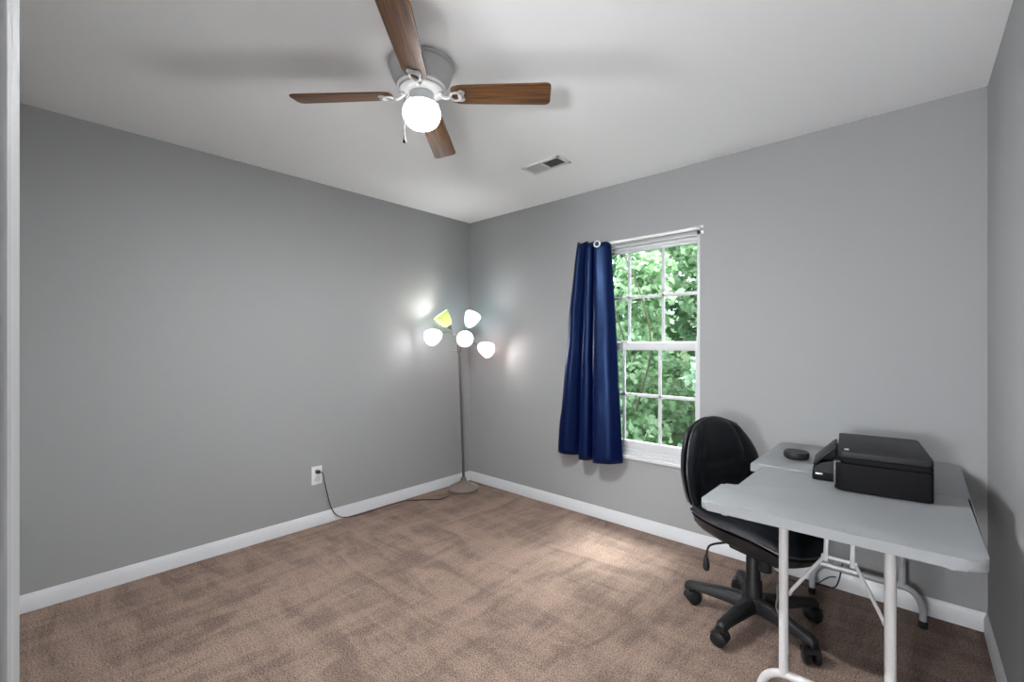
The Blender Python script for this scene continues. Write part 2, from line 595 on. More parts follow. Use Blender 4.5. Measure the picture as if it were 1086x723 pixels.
# plan of the folds: (x, y) from the wall side to the window side, top and bottom
TOPP = [(1.275, -0.040), (1.290, -0.095), (1.318, -0.118), (1.345, -0.095), (1.365, -0.075), (1.388, -0.100), (1.405, -0.126), (1.428, -0.110),
        (1.432, -0.078), (1.440, -0.105), (1.462, -0.128), (1.500, -0.118), (1.535, -0.098), (1.552, -0.072)]
BOTP = [(1.085, -0.030), (1.118, -0.110), (1.180, -0.125), (1.240, -0.080), (1.275, -0.040), (1.300, -0.100), (1.330, -0.135), (1.385, -0.120),
        (1.415, -0.045), (1.432, -0.120), (1.470, -0.160), (1.530, -0.150), (1.590, -0.125), (1.640, -0.060)]
def resample(p, n):
    q = smooth_path([(a, b, 0) for a, b in p], 10)
    L = [0]
    for a, b in zip(q, q[1:]):
        L.append(L[-1] + (b - a).length)
    out = []
    for i in range(n):
        s = L[-1] * i / (n - 1)
        k = max(j for j in range(len(L)) if L[j] <= s + 1e-9)
        if k >= len(q) - 1:
            out.append(q[-1]); continue
        out.append(q[k].lerp(q[k + 1], (s - L[k]) / max(1e-9, L[k + 1] - L[k])))
    return out
def fold_points(p, per=10):
    return smooth_path([(a, b, 0) for a, b in p], per)
cur = thing('curtain', 'navy blue satin grommet curtain pushed to the left side of the window', 'curtain', (1.36, -0.08, 0.46))
bm = BM()
tp, bp_ = fold_points(TOPP), fold_points(BOTP)
NZ = 44
rows = []
n_ = len(tp)
for j in range(NZ + 1):
    t = j / NZ
    k = t ** 0.85
    row = []
    for i in range(n_):
        s = i / (n_ - 1)
        p = tp[i].lerp(bp_[i], k)
        ztop = 2.046 + 0.012 * math.cos(s * 3.2 * 2 * PI) - 0.03 * s - 0.02 * max(0, s - 0.75) * 4
        zbot = 0.470 - 0.02 * math.sin(s * PI) - 0.015 * s
        z = ztop + (zbot - ztop) * t
        w = 0.006 * noise.noise(Vector((p.x * 9, z * 5, 1.7))) * min(1, t * 3)
        row.append(bm.verts.new((p.x + w * 0.6, min(-0.018, p.y + w), z)))
    rows.append(row)
for j in range(NZ):
    for i in range(n_ - 1):
        bm.faces.new((rows[j][i], rows[j][i + 1], rows[j + 1][i + 1], rows[j + 1][i]))
cl = obj('curtain_panel', bm, M['satin'], cur, 80, world=True)
so = cl.modifiers.new('thickness', 'SOLIDIFY')
so.thickness = 0.002
so.offset = 1
for (gx, gy, d) in ((1.478, -0.1315, (0.22, -1, 0)),):
    bm = BM()
    mt = align(Vector((gx, gy, 2.002)), d)
    ring = [mt @ Vector((0.0205 * math.cos(a), 0.0205 * math.sin(a), 0)) for a in [2 * PI * k / 32 for k in range(32)]]
    tube(bm, ring, 0.0058, 10, closed=True)
    obj('grommet', bm, M['ring'], cur, world=True)
    bm = BM()
    lathe(bm, [(0.0, 0), (0.017, 0), (0.017, 0.0015), (0, 0.0015)], 28, mt @ Matrix.Translation((0, 0, -0.001)))
    obj('grommet_opening', bm, M['slot'], cur, world=True)
# hem along the window side
bm = BM()
tube(bm, [Vector((p[0], p[1], p[2])) for p in [(1.553 + (1.641 - 1.553) * ((k / 20) ** 0.85), -0.072 + (-0.061 + 0.072) * ((k / 20) ** 0.85), 1.985 + (0.465 - 1.985) * k / 20) for k in range(21)]], 0.0028, 8)
obj('side_hem', bm, M['satin'], cur, world=True)

# ------------------------------------------------------------------ ceiling fan
FC = CAM + FW * 1.875 + RT * -0.374
FC.z = H
ROT = math.radians(YAW) - math.radians(1.0)
fan = thing('ceiling_fan', 'white hugger ceiling fan with four walnut blades and a lit globe', 'ceiling fan', FC)
bm = BM()
lathe(bm, [(0.0, 0), (0.128, 0), (0.134, -0.004), (0.134, -0.012), (0.128, -0.016), (0.126, -0.020), (0.129, -0.024), (0.127, -0.032), (0.118, -0.060), (0.108, -0.078), (0.103, -0.086), (0.0, -0.086)], 56)
obj('mount_housing', bm, M['fang'], fan)
bm = BM()
lathe(bm, [(0.0, -0.084), (0.098, -0.084), (0.101, -0.088), (0.101, -0.096), (0.096, -0.100), (0.091, -0.102), (0.091, -0.108), (0.084, -0.114), (0.06, -0.118), (0, -0.118)], 56)
obj('motor_ring', bm, M['fanw'], fan)
bm = BM()
lathe(bm, [(0.0, -0.112), (0.047, -0.112), (0.050, -0.118), (0.050, -0.148), (0.046, -0.154), (0.0, -0.156)], 40)
obj('switch_housing', bm, M['fang'], fan)
bm = BM()
lathe(bm, [(0.0, -0.150), (0.040, -0.150), (0.056, -0.156), (0.058, -0.166), (0.050, -0.170), (0.0, -0.170)], 40)
for k in range(3):
    a = k * 2 * PI / 3 + 0.7
    tube(bm, [(0.05 * math.cos(a), 0.05 * math.sin(a), -0.162), (0.070 * math.cos(a), 0.070 * math.sin(a), -0.162)], 0.004, 8)
obj('globe_fitter', bm, M['fanw'], fan)
bm = BM()
R_ = 0.078
pr = [(0.045, -0.158), (0.050, -0.164)]
for k in range(17):
    a = math.radians(50 - (140) * k / 16)
    pr.append((R_ * math.cos(a) ** 0.85 if math.cos(a) > 1e-4 else 0.0, -0.200 + 0.062 * math.sin(a) * (1.0 if a > 0 else 0.98)))
pr[-1] = (0.0, pr[-1][1])
pr = [p for i, p in enumerate(pr) if i < 2 or p[1] < -0.164]
lathe(bm, pr, 40, cap0=True)
obj('light_globe', bm, M['globe'], fan, 60)
ZB = -0.122
def blade(k):
    ang = ROT + k * PI / 2 + math.radians({0: 0.0, 1: -1.3, 2: 0.0, 3: 2.4}[k])
    # droop: the far blade hangs slightly lower
    droop = {0: 0.0, 1: math.radians(3.4), 2: math.radians(1.2), 3: math.radians(-0.5)}[k]
    wr, wt, r0, r1 = 0.049, 0.058, 0.122, 0.533
    out = rounded([(r0, -wr * 0.75), (r0 + 0.03, -wr), (r1, -wt), (r1, wt), (r0 + 0.03, wr), (r0, wr * 0.75)], [0.01, 0.02, 0.022, 0.022, 0.02, 0.01], 6)
    bm = BM()
    prism(bm, out, -0.003, 0.003, bevel=0.0015, seg=2)
    b = obj('fan_blade', bm, M['wood'], fan, 40)
    b.matrix_local = Matrix.Translation((0, 0, ZB)) @ Matrix.Rotation(ang, 4, 'Z') @ Matrix.Rotation(droop, 4, 'Y') @ Matrix.Rotation(math.radians(-13), 4, 'X')
    # scrolled bracket
    bm = BM()
    tube(bm, smooth_path([(0.070, 0, 0.010), (0.085, 0.004, -0.004), (0.103, 0.004, -0.012), (0.122, 0.0, -0.009)], 6), [0.0075] * 18 + [0.006], 10)
    mt = Matrix.Translation((0.143, 0, -0.009))
    ring = [mt @ Vector((0.0225 * math.cos(a), 0.0215 * math.sin(a), 0)) for a in [2 * PI * q / 28 for q in range(28)]]
    tube(bm, ring, 0.0052, 10, closed=True)
    for sgn in (-1, 1):
        tube(bm, smooth_path([(0.150, sgn * 0.020, -0.008), (0.164, sgn * 0.026, -0.006), (0.176, sgn * 0.018, -0.006), (0.172, sgn * 0.008, -0.006)], 6), 0.0042, 8)
    tube(bm, smooth_path([(0.176, -0.018, -0.006), (0.166, 0.0, -0.007), (0.176, 0.018, -0.006)], 6), 0.0045, 8)
    box(bm, (0.150, -0.022, -0.006), (0.176, 0.022, -0.0035), 0.001)
    lathe(bm, [(0, 0), (0.013, 0), (0.013, -0.010), (0.008, -0.014), (0, -0.014)], 16, Matrix.Translation((0.076, 0.0, 0.010)))
    c = obj('blade_bracket', bm, M['fanw'], fan, 40)
    c.matrix_local = Matrix.Translation((0, 0, ZB)) @ Matrix.Rotation(ang, 4, 'Z') @ Matrix.Rotation(droop, 4, 'Y') @ Matrix.Rotation(math.radians(-13), 4, 'X')
for k in range(4):
    blade(k)
def rel(u, w, z):          # fan-local point: u along the picture's right, w away from the viewer
    return RT * u + FW * w + UP * z
bm = BM()
ch = [rel(-0.052, -0.03, -0.135), rel(-0.060, -0.037, -0.150), rel(-0.062, -0.039, -0.17), rel(-0.062, -0.039, -0.312)]
tube(bm, ch, 0.0013, 6)
for k in range(30):
    p = rel(-0.062, -0.039, -0.165 - k * 0.005)
    bmesh.ops.create_icosphere(bm, subdivisions=1, radius=0.0021, matrix=Matrix.Translation(p))
pc = obj('pull_chain', bm, M['chain'], fan)
bm = BM()
lathe(bm, [(0, 0), (0.003, -0.001), (0.0035, -0.012), (0.007, -0.024), (0.0065, -0.028), (0, -0.029)], 14, Matrix.Translation(rel(-0.062, -0.039, -0.308)))
obj('pull_fob', bm, M['chain'], pc)

# ------------------------------------------------------------------ ceiling vent
VX0, VX1, VY0, VY1 = 1.250, 1.552, -0.698, -0.552
vent = thing('ceiling_vent', 'small white rectangular air register on the ceiling', 'vent', ((VX0 + VX1) / 2, (VY0 + VY1) / 2, H))
bm = BM()
xm = 1.400
fr = 0.024
z0, z1 = H - 0.007, H
box(bm, (VX0, VY0, z0), (VX1, VY0 + fr, z1), 0.002); box(bm, (VX0, VY1 - fr, z0), (VX1, VY1, z1), 0.002)
box(bm, (VX0, VY0, z0), (VX0 + fr, VY1, z1), 0.002); box(bm, (VX1 - fr, VY0, z0), (VX1, VY1, z1), 0.002)
box(bm, (xm - 0.008, VY0, z0), (xm + 0.008, VY1, z1), 0.002)
obj('register_frame', bm, M['vent'], vent, world=True)
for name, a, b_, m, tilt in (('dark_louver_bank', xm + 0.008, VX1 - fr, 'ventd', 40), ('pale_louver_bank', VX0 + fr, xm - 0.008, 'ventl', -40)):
    bm = BM()
    n = 12
    for k in range(n):
        x = a + (b_ - a) * (k + 0.5) / n
        box(bm, (-0.0055, VY0 + fr, -0.0007), (0.0055, VY1 - fr, 0.0007), mtx=Matrix.Translation((x, 0, H - 0.0055)) @ Matrix.Rotation(math.radians(tilt), 4, 'Y'))
    box(bm, (a, VY0 + fr, H - 0.0012), (b_, VY1 - fr, H - 0.0002))
    obj(name, bm, M[m], vent, 0, world=True)
for x in (VX0 + 0.012, VX1 - 0.012):
    bm = BM()
    lathe(bm, [(0, 0), (0.0035, 0), (0.003, -0.0015), (0, -0.002)], 10, Matrix.Translation((x, VY0 + 0.012, z0)))
    obj('screw', bm, M['steel'], vent, world=True)

# ------------------------------------------------------------------ floor lamp
LB = Vector((0.172, -0.232, 0))
lamp = thing('floor_lamp', 'five-armed floor lamp with lit coloured glass shades in the room corner', 'floor lamp', LB)
bm = BM()
lathe(bm, [(0, 0), (0.128, 0), (0.136, 0.004), (0.138, 0.012), (0.134, 0.020), (0.118, 0.030), (0.085, 0.045), (0.050, 0.062), (0.032, 0.074), (0.026, 0.082), (0.026, 0.098), (0.020, 0.106), (0, 0.106)], 56)
obj('base', bm, M['lampb'], lamp, 50)
HUB = Vector((0.146, -0.262, 1.245))
def lw(p):
    return Vector(p) - LB
bm = BM()
pole_dir = HUB - (LB + Vector((0, 0, 0.1)))
a0 = LB + Vector((0, 0, 0.10))
tube(bm, [lw(a0), lw(a0 + pole_dir * 0.13)], 0.0125, 16)
tube(bm, [lw(a0 + pole_dir * 0.13), lw(a0 + pole_dir * 0.14)], 0.0115, 16)
tube(bm, [lw(a0 + pole_dir * 0.14), lw(HUB - Vector((0, 0, 0.02)))], 0.0105, 16)
obj('pole', bm, M['steel'], lamp)
bm = BM()
lathe(bm, [(0, -0.035), (0.012, -0.035), (0.017, -0.028), (0.018, -0.005), (0.020, 0.012), (0.020, 0.035), (0.012, 0.045), (0, 0.046)], 24, Matrix.Translation(lw(HUB)))
obj('arm_hub', bm, M['steel'], lamp)
kn = HUB + RT * -0.022 + FW * -0.012 + UP * -0.012
bm = BM()
lathe(bm, [(0, 0), (0.006, 0), (0.0085, 0.006), (0.0085, 0.013), (0.005, 0.017), (0, 0.018)], 16, align(lw(kn), -RT - FW * 0.6))
obj('switch_knob', bm, M['chrome'], lamp)
# arms: picture-plane offsets in metres from the hub (right, away, up), shade direction
k_ = 4.0 / 480
def off(u, v, w=0.0):
    return HUB + RT * ((u - 487.5) * k_) + UP * ((368 - v) * k_) + FW * w
ARMS = [  # material, neck pixel-sized offsets, depth, opening direction (right, away, up), colour word
    ('sh_g', off(480.8, 346.0, -0.16), (-0.60, -0.22, 0.82), 'lime green glass shade', [off(487, 360, -0.03), off(485, 353, -0.10)]),
    ('sh_b', off(496.5, 345.5, -0.02), (0.42, -0.50, 0.80), 'pale blue glass shade', [off(489.5, 362, -0.01), off(492, 354, -0.02)]),
    ('sh_w', off(471.0, 351.5, -0.14), (-0.50, -0.82, -0.28), 'white glass shade turned to the left', [off(486, 358, -0.04), off(480.5, 350.5, -0.09)]),
    ('sh_w', off(494.0, 354.5, -0.02), (0.10, -0.96, -0.16), 'white glass shade turned to the front', [off(489.5, 362, 0.02), off(493.0, 353.0, 0.02)]),
    ('sh_p', off(507.8, 363.5, -0.04), (0.72, -0.62, -0.34), 'pale pink glass shade', [off(489.5, 364, -0.01), off(497, 360, -0.03)]),
]
for key, neck, d, lab, mid in ARMS:
    D = (RT * d[0] + FW * d[1] + UP * d[2]).normalized()
    bm = BM()
    path = smooth_path([lw(HUB + UP * 0.02), lw(HUB + UP * 0.045 + (mid[0] - HUB) * 0.15), lw(mid[1]), lw(neck - D * 0.02), lw(neck)], 8)
    tube(bm, path, 0.0048, 10)
    obj('gooseneck_arm', bm, M['steel'], lamp)
    bm = BM()
    lathe(bm, [(0, -0.012), (0.010, -0.012), (0.016, 0.0), (0.024, 0.018), (0.026, 0.024), (0, 0.024)], 24, align(lw(neck), D))
    obj('shade_socket', bm, M['steel'], lamp)
    bm = BM()
    outer = [(0.022, 0.022), (0.032, 0.030), (0.046, 0.052), (0.058, 0.082), (0.066, 0.112), (0.070, 0.142)]
    inner = [(r - 0.003, z) for r, z in outer[::-1]]
    lathe(bm, outer + inner, 36, align(lw(neck), D), cap0=False, cap1=False)
    s = obj('glass_shade', bm, M[key], lamp, 60)
    s['label'] = lab
    bm = BM()
    lathe(bm, [(0, 0.024), (0.012, 0.026), (0.014, 0.045), (0.024, 0.066), (0.028, 0.085), (0.024, 0.104), (0.013, 0.115), (0, 0.118)], 20, align(lw(neck), D))
    obj('light_bulb', bm, M['bulb'], s, 60)
bm = BM()
cp = [(0.035, -1.474, 0.385), (0.046, -1.450, 0.372), (0.034, -1.430, 0.30), (0.028, -1.405, 0.20), (0.024, -1.375, 0.10), (0.026, -1.33, 0.035), (0.030, -1.265, 0.006), (0.055, -1.15, 0.0045), (0.050, -1.03, 0.0045), (0.042, -0.94, 0.0045), (0.045, -0.83, 0.0045), (0.062, -0.74, 0.0045), (0.17, -0.62, 0.0045), (0.235, -0.54, 0.0045), (0.215, -0.44, 0.0045), (0.150, -0.385, 0.0045), (0.115, -0.355, 0.012)]
tube(bm, [lw(p) for p in smooth_path(cp, 8)], 0.0036, 8)
pcord = obj('power_cord', bm, M['cord'], lamp)
bm = BM()
box(bm, (0.0062, -1.487, 0.373), (0.040, -1.461, 0.395), 0.005, 3)
bm.transform(Matrix.Translation(-LB))
obj('plug', bm, M['cord'], pcord)

# ------------------------------------------------------------------ wall outlet
out = thing('wall_outlet', 'white duplex outlet low on the left wall with a black plug in it', 'outlet', (0, -1.474, 0.356))
bm = BM()
box(bm, (0.0, -1.512, 0.291), (0.006, -1.436, 0.421), 0.003, 3)
obj('cover_plate', bm, M['white'], out, world=True)
for z in (0.386, 0.328):
    bm = BM()
    prism(bm, rounded([(-0.017, -0.014), (0.017, -0.014), (0.017, 0.014), (-0.017, 0.014)], 0.009, 5), 0, 0.0025, Matrix.Translation((0.0055, -1.474, z)) @ Matrix.Rotation(PI / 2, 4, 'Y') @ Matrix.Rotation(PI / 2, 4, 'Z'))
    r = obj('receptacle', bm, M['vinyl'], out, world=True)
    bm = BM()
    if z < 0.35:
        for dy in (-0.006, 0.006):
            box(bm, (0.0078, -1.474 + dy - 0.001, z - 0.002), (0.0083, -1.474 + dy + 0.001, z + 0.006))
        lathe(bm, [(0, 0), (0.0024, 0), (0.0024, 0.0004), (0, 0.0004)], 10, Matrix.Translation((0.0079, -1.474, z - 0.007)) @ Matrix.Rotation(PI / 2, 4, 'Y'))
        bm.transform(Matrix.Translation(-Vector(out.location)))
        obj('slot', bm, M['slot'], r)
    else:
        bm.free()
bm = BM()
lathe(bm, [(0, 0), (0.003, 0), (0.0025, 0.001), (0, 0.0013)], 10, Matrix.Translation((0.006, -1.474, 0.357)) @ Matrix.Rotation(PI / 2, 4, 'Y'))
obj('plate_screw', bm, M['white'], out, world=True)

# ------------------------------------------------------------------ folding table
TZ, TH = 0.740, 0.032
TX0, TX1, TY0, TY1, TYM = 2.612, 3.322, -1.305, -0.030, -0.662
XC = 2.985
tab = thing('folding_table', 'grey-white plastic folding table on tubular steel legs in the right corner', 'table', (XC, TYM, 0))
def tpart(name, bm, m, smooth=35, parent=None):
    return obj(name, bm, m, parent or tab, smooth, world=True)
bm = BM()
o1 = rounded([(TX0, TY0), (TX1, TY0), (TX1, TYM - 0.002), (TX0 + 0.052, TYM - 0.002), (TX0 + 0.052, -1.035), (TX0, -1.050)], [0.035, 0.055, 0.004, 0.03, 0.006, 0.022], 8)
prism(bm, o1, TZ - TH, TZ, bevel=0.009, seg=4)
tpart('tabletop_front_half', bm, M['top'], 40)
bm = BM()
o2 = rounded([(TX0, TYM + 0.002), (TX1, TYM + 0.002), (TX1, TY1), (TX0, TY1)], [0.004, 0.004, 0.05, 0.05], 8)
prism(bm, o2, TZ - TH, TZ, bevel=0.009, seg=4)
tpart('tabletop_rear_half', bm, M['top'], 40)
bm = BM()
box(bm, (TX0 + 0.004, TYM + 0.004, TZ - 0.002), (2.845, -0.506, TZ + 0.006), 0.002)
tpart('hinge_strip', bm, M['top'])
bm = BM()
box(bm, (TX0 + 0.06, TY0 + 0.05, TZ - TH - 0.022), (TX0 + 0.078, TY1 - 0.05, TZ - TH + 0.002), 0.003)
box(bm, (TX1 - 0.078, TY0 + 0.05, TZ - TH - 0.022), (TX1 - 0.06, TY1 - 0.05, TZ - TH + 0.002), 0.003)
for y in (TY0 + 0.142, TY1 - 0.12):
    tube(bm, [(TX0 + 0.07, y, TZ - TH - 0.014), (TX1 - 0.07, y, TZ - TH - 0.014)], 0.012, 12)
tpart('underframe', bm, M['legr'])
ZA = 0.165
for y, sgn, m in ((-1.163, -1, 'leg'), (-0.150, 1, 'legr')):
    for x in (2.845, 3.124):
        bm = BM()
        tube(bm, [(x, y, ZA), (x, y, TZ - TH - 0.006)], 0.0145, 16)
        tpart('leg', bm, M[m])
    bm = BM()
    pts = [(XC - 0.212, y, 0.024), (XC - 0.212, y, 0.075), (XC - 0.203, y, 0.115), (XC - 0.182, y, 0.145), (XC - 0.150, y, 0.162), (XC - 0.105, y, ZA), (XC, y, ZA), (XC + 0.105, y, ZA), (XC + 0.150, y, 0.162), (XC + 0.182, y, 0.145), (XC + 0.203, y, 0.115), (XC + 0.212, y, 0.075), (XC + 0.212, y, 0.024)]
    tube(bm, smooth_path(pts, 5), 0.0135, 14)
    f = tpart('arched_foot', bm, M[m])
    for s_ in (-1, 1):
        bm = BM()
        lathe(bm, [(0, 0), (0.016, 0), (0.0175, 0.003), (0.0170, 0.030), (0.0145, 0.032), (0, 0.032)], 18, Matrix.Translation((XC + s_ * 0.212, y, 0)))
        bm.transform(Matrix.Translation(-Vector(tab.location)))
        obj('foot_cap', bm, M['cord'], f)
    # folding brace: hinged plate under the top and two thin struts down to the legs
    yb = y - sgn * 0.128
    bm = BM()
    box(bm, (XC - 0.036, -0.004, 0), (XC + 0.036, 0.004, 0.178), 0.002, mtx=Matrix.Translation((0, yb, 0.556)) @ Matrix.Rotation(math.radians(sgn * 14), 4, 'X'))
    bp = tpart('brace_plate', bm, M['plate'])
    bm = BM()
    for dx in (-0.037, 0.037):
        box(bm, (XC + dx - 0.007, -0.009, -0.02), (XC + dx + 0.007, 0.009, 0.178), 0.002, mtx=Matrix.Translation((0, yb, 0.556)) @ Matrix.Rotation(math.radians(sgn * 14), 4, 'X'))
    tube(bm, [(XC - 0.05, yb, 0.552), (XC + 0.05, yb, 0.552)], 0.008, 10)
    tube(bm, [(XC - 0.05, yb + sgn * 0.012, 0.528), (XC + 0.05, yb + sgn * 0.012, 0.528)], 0.007, 10)
    tpart('brace_bracket', bm, M['legr'])
    for s_ in (-1, 1):
        bm = BM()
        x1 = 2.845 if s_ < 0 else 3.124
        tube(bm, [(XC + s_ * 0.046, yb, 0.545), (x1 - s_ * 0.012, y - sgn * 0.012, 0.437)], 0.0058, 10)
        lathe(bm, [(0, 0), (0.009, 0), (0.009, 0.006), (0, 0.006)], 12, align(Vector((x1 - s_ * 0.012, y - sgn * 0.014, 0.437)), (0, -sgn, 0)))
        tpart('brace_strut', bm, M[m])
bm = BM()
tube(bm, smooth_path([(2.829, -1.163, 0.465), (2.824, -1.163, 0.45), (2.828, -1.166, 0.42), (2.823, -1.166, 0.39), (2.829, -1.166, 0.368)], 5), 0.0032, 8)
tpart('lock_spring', bm, M['steel'])

# ------------------------------------------------------------------ printer
prn = thing('printer', 'black all-in-one inkjet printer on the folding table, front facing the chair', 'printer', (3.065, -0.625, TZ), math.radians(6))
# local: x = towards its back (right), y = along its length
hx, hy = 0.138, 0.222
bm = BM()
o = rounded([(-hx, -hy), (hx, -hy), (hx, hy), (-hx, hy)], [0.03, 0.012, 0.012, 0.03], 6)
prism(bm, o, 0.004, 0.104, bevel=0.004, seg=2)
prism(bm, rounded([(-hx + 0.02, -hy + 0.02), (hx - 0.02, -hy + 0.02), (hx - 0.02, hy - 0.02), (-hx + 0.02, hy - 0.02)], 0.01, 3), 0.0, 0.006)
obj('body', bm, M['printer'], prn)
bm = BM()
prism(bm, rounded([(-hx + 0.018, -hy + 0.002), (hx, -hy + 0.002), (hx, hy - 0.002), (-hx + 0.018, hy - 0.002)], [0.014, 0.012, 0.012, 0.014], 5), 0.107, 0.124, bevel=0.002, seg=2)
obj('scanner_bed', bm, M['printer'], prn)
bm = BM()
prism(bm, rounded([(-hx + 0.012, -hy), (hx, -hy), (hx, hy), (-hx + 0.012, hy)], [0.014, 0.014, 0.014, 0.014], 5), 0.126, 0.147, bevel=0.005, seg=3)
ld = obj('scanner_lid', bm, M['lid'], prn)
bm = BM()
box(bm, (-hx + 0.030, -hy + 0.040, 0.1468), (-hx + 0.044, -hy + 0.075, 0.1476), 0.0004)
obj('badge', bm, M['badge'], ld)
for y0_ in (-hy + 0.014, hy - 0.040):
    bm = BM()
    box(bm, (-hx - 0.003, y0_, 0.020), (-hx + 0.020, y0_ + 0.026, 0.107), 0.004, 3)
    obj('front_pillar', bm, M['pgrey'], prn)
bm = BM()
box(bm, (-hx - 0.075, -0.115, 0.003), (-hx + 0.01, 0.125, 0.040), 0.006, 3)
tr = obj('paper_tray', bm, M['printer'], prn)
bm = BM()
box(bm, (-hx - 0.0765, -0.110, 0.026), (-hx - 0.0745, -0.085, 0.032), 0.0004)
box(bm, (-hx - 0.064, -0.1165, 0.026), (-hx - 0.040, -0.1145, 0.032), 0.0004)
obj('badge', bm, M['badge'], tr)
bm = BM()
box(bm, (0, -0.060, -0.004), (0.112, 0.125, 0.004), 0.002, mtx=Matrix.Translation((-hx - 0.072, 0, 0.050)) @ Matrix.Rotation(math.radians(-48), 4, 'Y'))
for yy in (-0.117, 0.121):
    prism(bm, [(-hx - 0.07, 0.036), (-hx + 0.01, 0.036), (-hx + 0.01, 0.092), (-hx - 0.045, 0.072), (-hx - 0.064, 0.055)], 0, 0.006, Matrix.Translation((0, yy + 0.006, 0)) @ Matrix.Rotation(PI / 2, 4, 'X'))
obj('control_panel', bm, M['lid'], prn)
bm = BM()
pl = Vector(prn.location)
cpts = [(3.05, -0.41, 0.79), (3.05, -0.30, 0.752), (3.045, -0.06, 0.752), (3.04, -0.016, 0.742), (3.02, -0.018, 0.60), (2.955, -0.024, 0.36), (2.915, -0.024, 0.27), (2.89, -0.024, 0.16), (2.86, -0.028, 0.02), (2.80, -0.03, 0.006), (2.70, -0.03, 0.006)]
mi = (Matrix.Translation(pl) @ Matrix.Rotation(math.radians(6), 4, 'Z')).inverted()
tube(bm, [mi @ p for p in smooth_path(cpts, 8)], 0.0034, 8)
obj('power_cord', bm, M['cord'], prn)

# ------------------------------------------------------------------ round device
puck = thing('smart_speaker', 'round black puck-shaped device at the rear left of the folding table', 'speaker', (2.748, -0.405, TZ))
bm = BM()
lathe(bm, [(0, 0), (0.044, 0), (0.050, 0.004), (0.0535, 0.014), (0.0535, 0.026), (0.050, 0.034), (0.046, 0.036), (0, 0.036)], 48)
obj('body', bm, M['black'], puck, 50)
bm = BM()
tube(bm, [(0.047 * math.cos(a), 0.047 * math.sin(a), 0.0355) for a in [2 * PI * k / 48 for k in range(48)]], 0.0014, 8, closed=True)
obj('rim_ring', bm, M['pgrey'], puck)

# ------------------------------------------------------------------ office chair
CA = math.radians(-22)
chair = thing('office_chair', 'black leather armless office chair on castors pushed under the table', 'chair', (2.615, -0.625, 0), CA)
def sqmap(u, v, k):
    return u * math.sqrt(1 - k * v * v), v * math.sqrt(1 - k * u * u)
def cushion(fn, n=28):
    """closed cushion: fn(u, v, side) -> point; side +1 front, -1 rear; the rims share vertices"""
    bm = BM()
    V = {}
    for i in range(n + 1):
        for j in range(n + 1):
            u, v = -1 + 2 * i / n, -1 + 2 * j / n
            rim = i in (0, n) or j in (0, n)
            a = bm.verts.new(fn(u, v, 1))
            V[i, j, 1] = a
            V[i, j, -1] = a if rim else bm.verts.new(fn(u, v, -1))
    for s_ in (1, -1):
        for i in range(n):
            for j in range(n):
                q = (V[i, j, s_], V[i + 1, j, s_], V[i + 1, j + 1, s_], V[i, j + 1, s_])
                bm.faces.new(q if s_ > 0 else q[::-1])
    return bm
def dome(u, v, p=2.6):
    e = max(abs(u), abs(v))
    return max(0.0, 1 - e ** p) ** 0.5
def crease(x, c, w):
    return math.exp(-((x - c) / w) ** 2)
BZ0, BH, BW = 0.695, 0.222, 0.256
def back_pt(u, v, y):
    """backrest surface in chair space; y = outwards from the back plane to the front"""
    a, b = sqmap(u, v, 0.34)
    wide = 1.0 - 0.24 * max(0, b + 0.25) ** 2 - 0.06 * max(0, -b) ** 2
    lat = a * BW * wide
    z = BZ0 + b * BH
    lean = -0.205 - (z - 0.5) * 0.10
    wrap = 0.9 * lat * lat          # sides come forward
    return Vector((lean + y + wrap, lat, z))
def fcush(u, v, s_):
    d = dome(u, v)
    if s_ > 0:
        t = 0.012 + 0.052 * d
        side = crease(abs(u), 0.62, 0.05)
        t -= 0.012 * side * d
        if abs(u) < 0.62:
            t -= 0.012 * (crease(v, 0.10, 0.06) + crease(v, -0.36, 0.06)) * d
            t += 0.008 * d
    else:
        t = 0.012 - 0.012 * d
    return back_pt(u, v, t)
obj('backrest_cushion', cushion(fcush), M['leather'], chair, 80)
def rshell(u, v, s_):
    d = dome(u, v, 4)
    return back_pt(u * 0.99, v * 0.99, -0.012 + 0.010 * d) if s_ > 0 else back_pt(u * 0.99, v * 0.99, -0.012 - 0.050 * d)
obj('backrest_shell', cushion(rshell), M['shell'], chair, 80)
def rim(f, n=48, sc=1.0):
    pts = []
    for k in range(n):
        t = 4 * k / n
        i, fr_ = int(t), t - int(t)
        e = -1 + 2 * fr_
        u, v = [(e, -1), (1, e), (-e, 1), (-1, -e)][i]
        pts.append(f(u * sc, v * sc))
    return pts
bm = BM()
tube(bm, rim(lambda u, v: back_pt(u, v, 0.013)), 0.0042, 8, closed=True)
obj('backrest_piping', bm, M['piping'], chair)
# seat
SW, SD, SZ = 0.245, 0.250, 0.468
def seat_pt(u, v, z):
    a, b = sqmap(u, v, 0.30)
    x = 0.045 + a * SD
    y = b * SW * (1 - 0.08 * a)
    zz = SZ + z - 0.045 * max(0, a) ** 2.2 + 0.028 * max(0, -a) ** 2 + 0.022 * b * b
    return Vector((x, y, zz))
def scush(u, v, s_):
    d = dome(u, v, 3.2)
    if s_ > 0:
        t = 0.005 + 0.045 * d - 0.010 * crease(abs(v), 0.6, 0.05) * d
    else:
        t = 0.005 - 0.028 * d
    return seat_pt(u, v, t)
obj('seat_cushion', cushion(scush), M['leather'], chair, 80)
def sshell(u, v, s_):
    d = dome(u, v, 1.9)
    return seat_pt(u * 0.985, v * 0.985, -0.014 + 0.002 * d) if s_ > 0 else seat_pt(u * 0.985, v * 0.985, -0.014 - 0.105 * d ** 1.1)
obj('seat_shell', cushion(sshell), M['shell'], chair, 80)
bm = BM()
tube(bm, rim(lambda u, v: seat_pt(u, v, 0.003)), 0.0042, 8, closed=True)
obj('seat_piping', bm, M['piping'], chair)
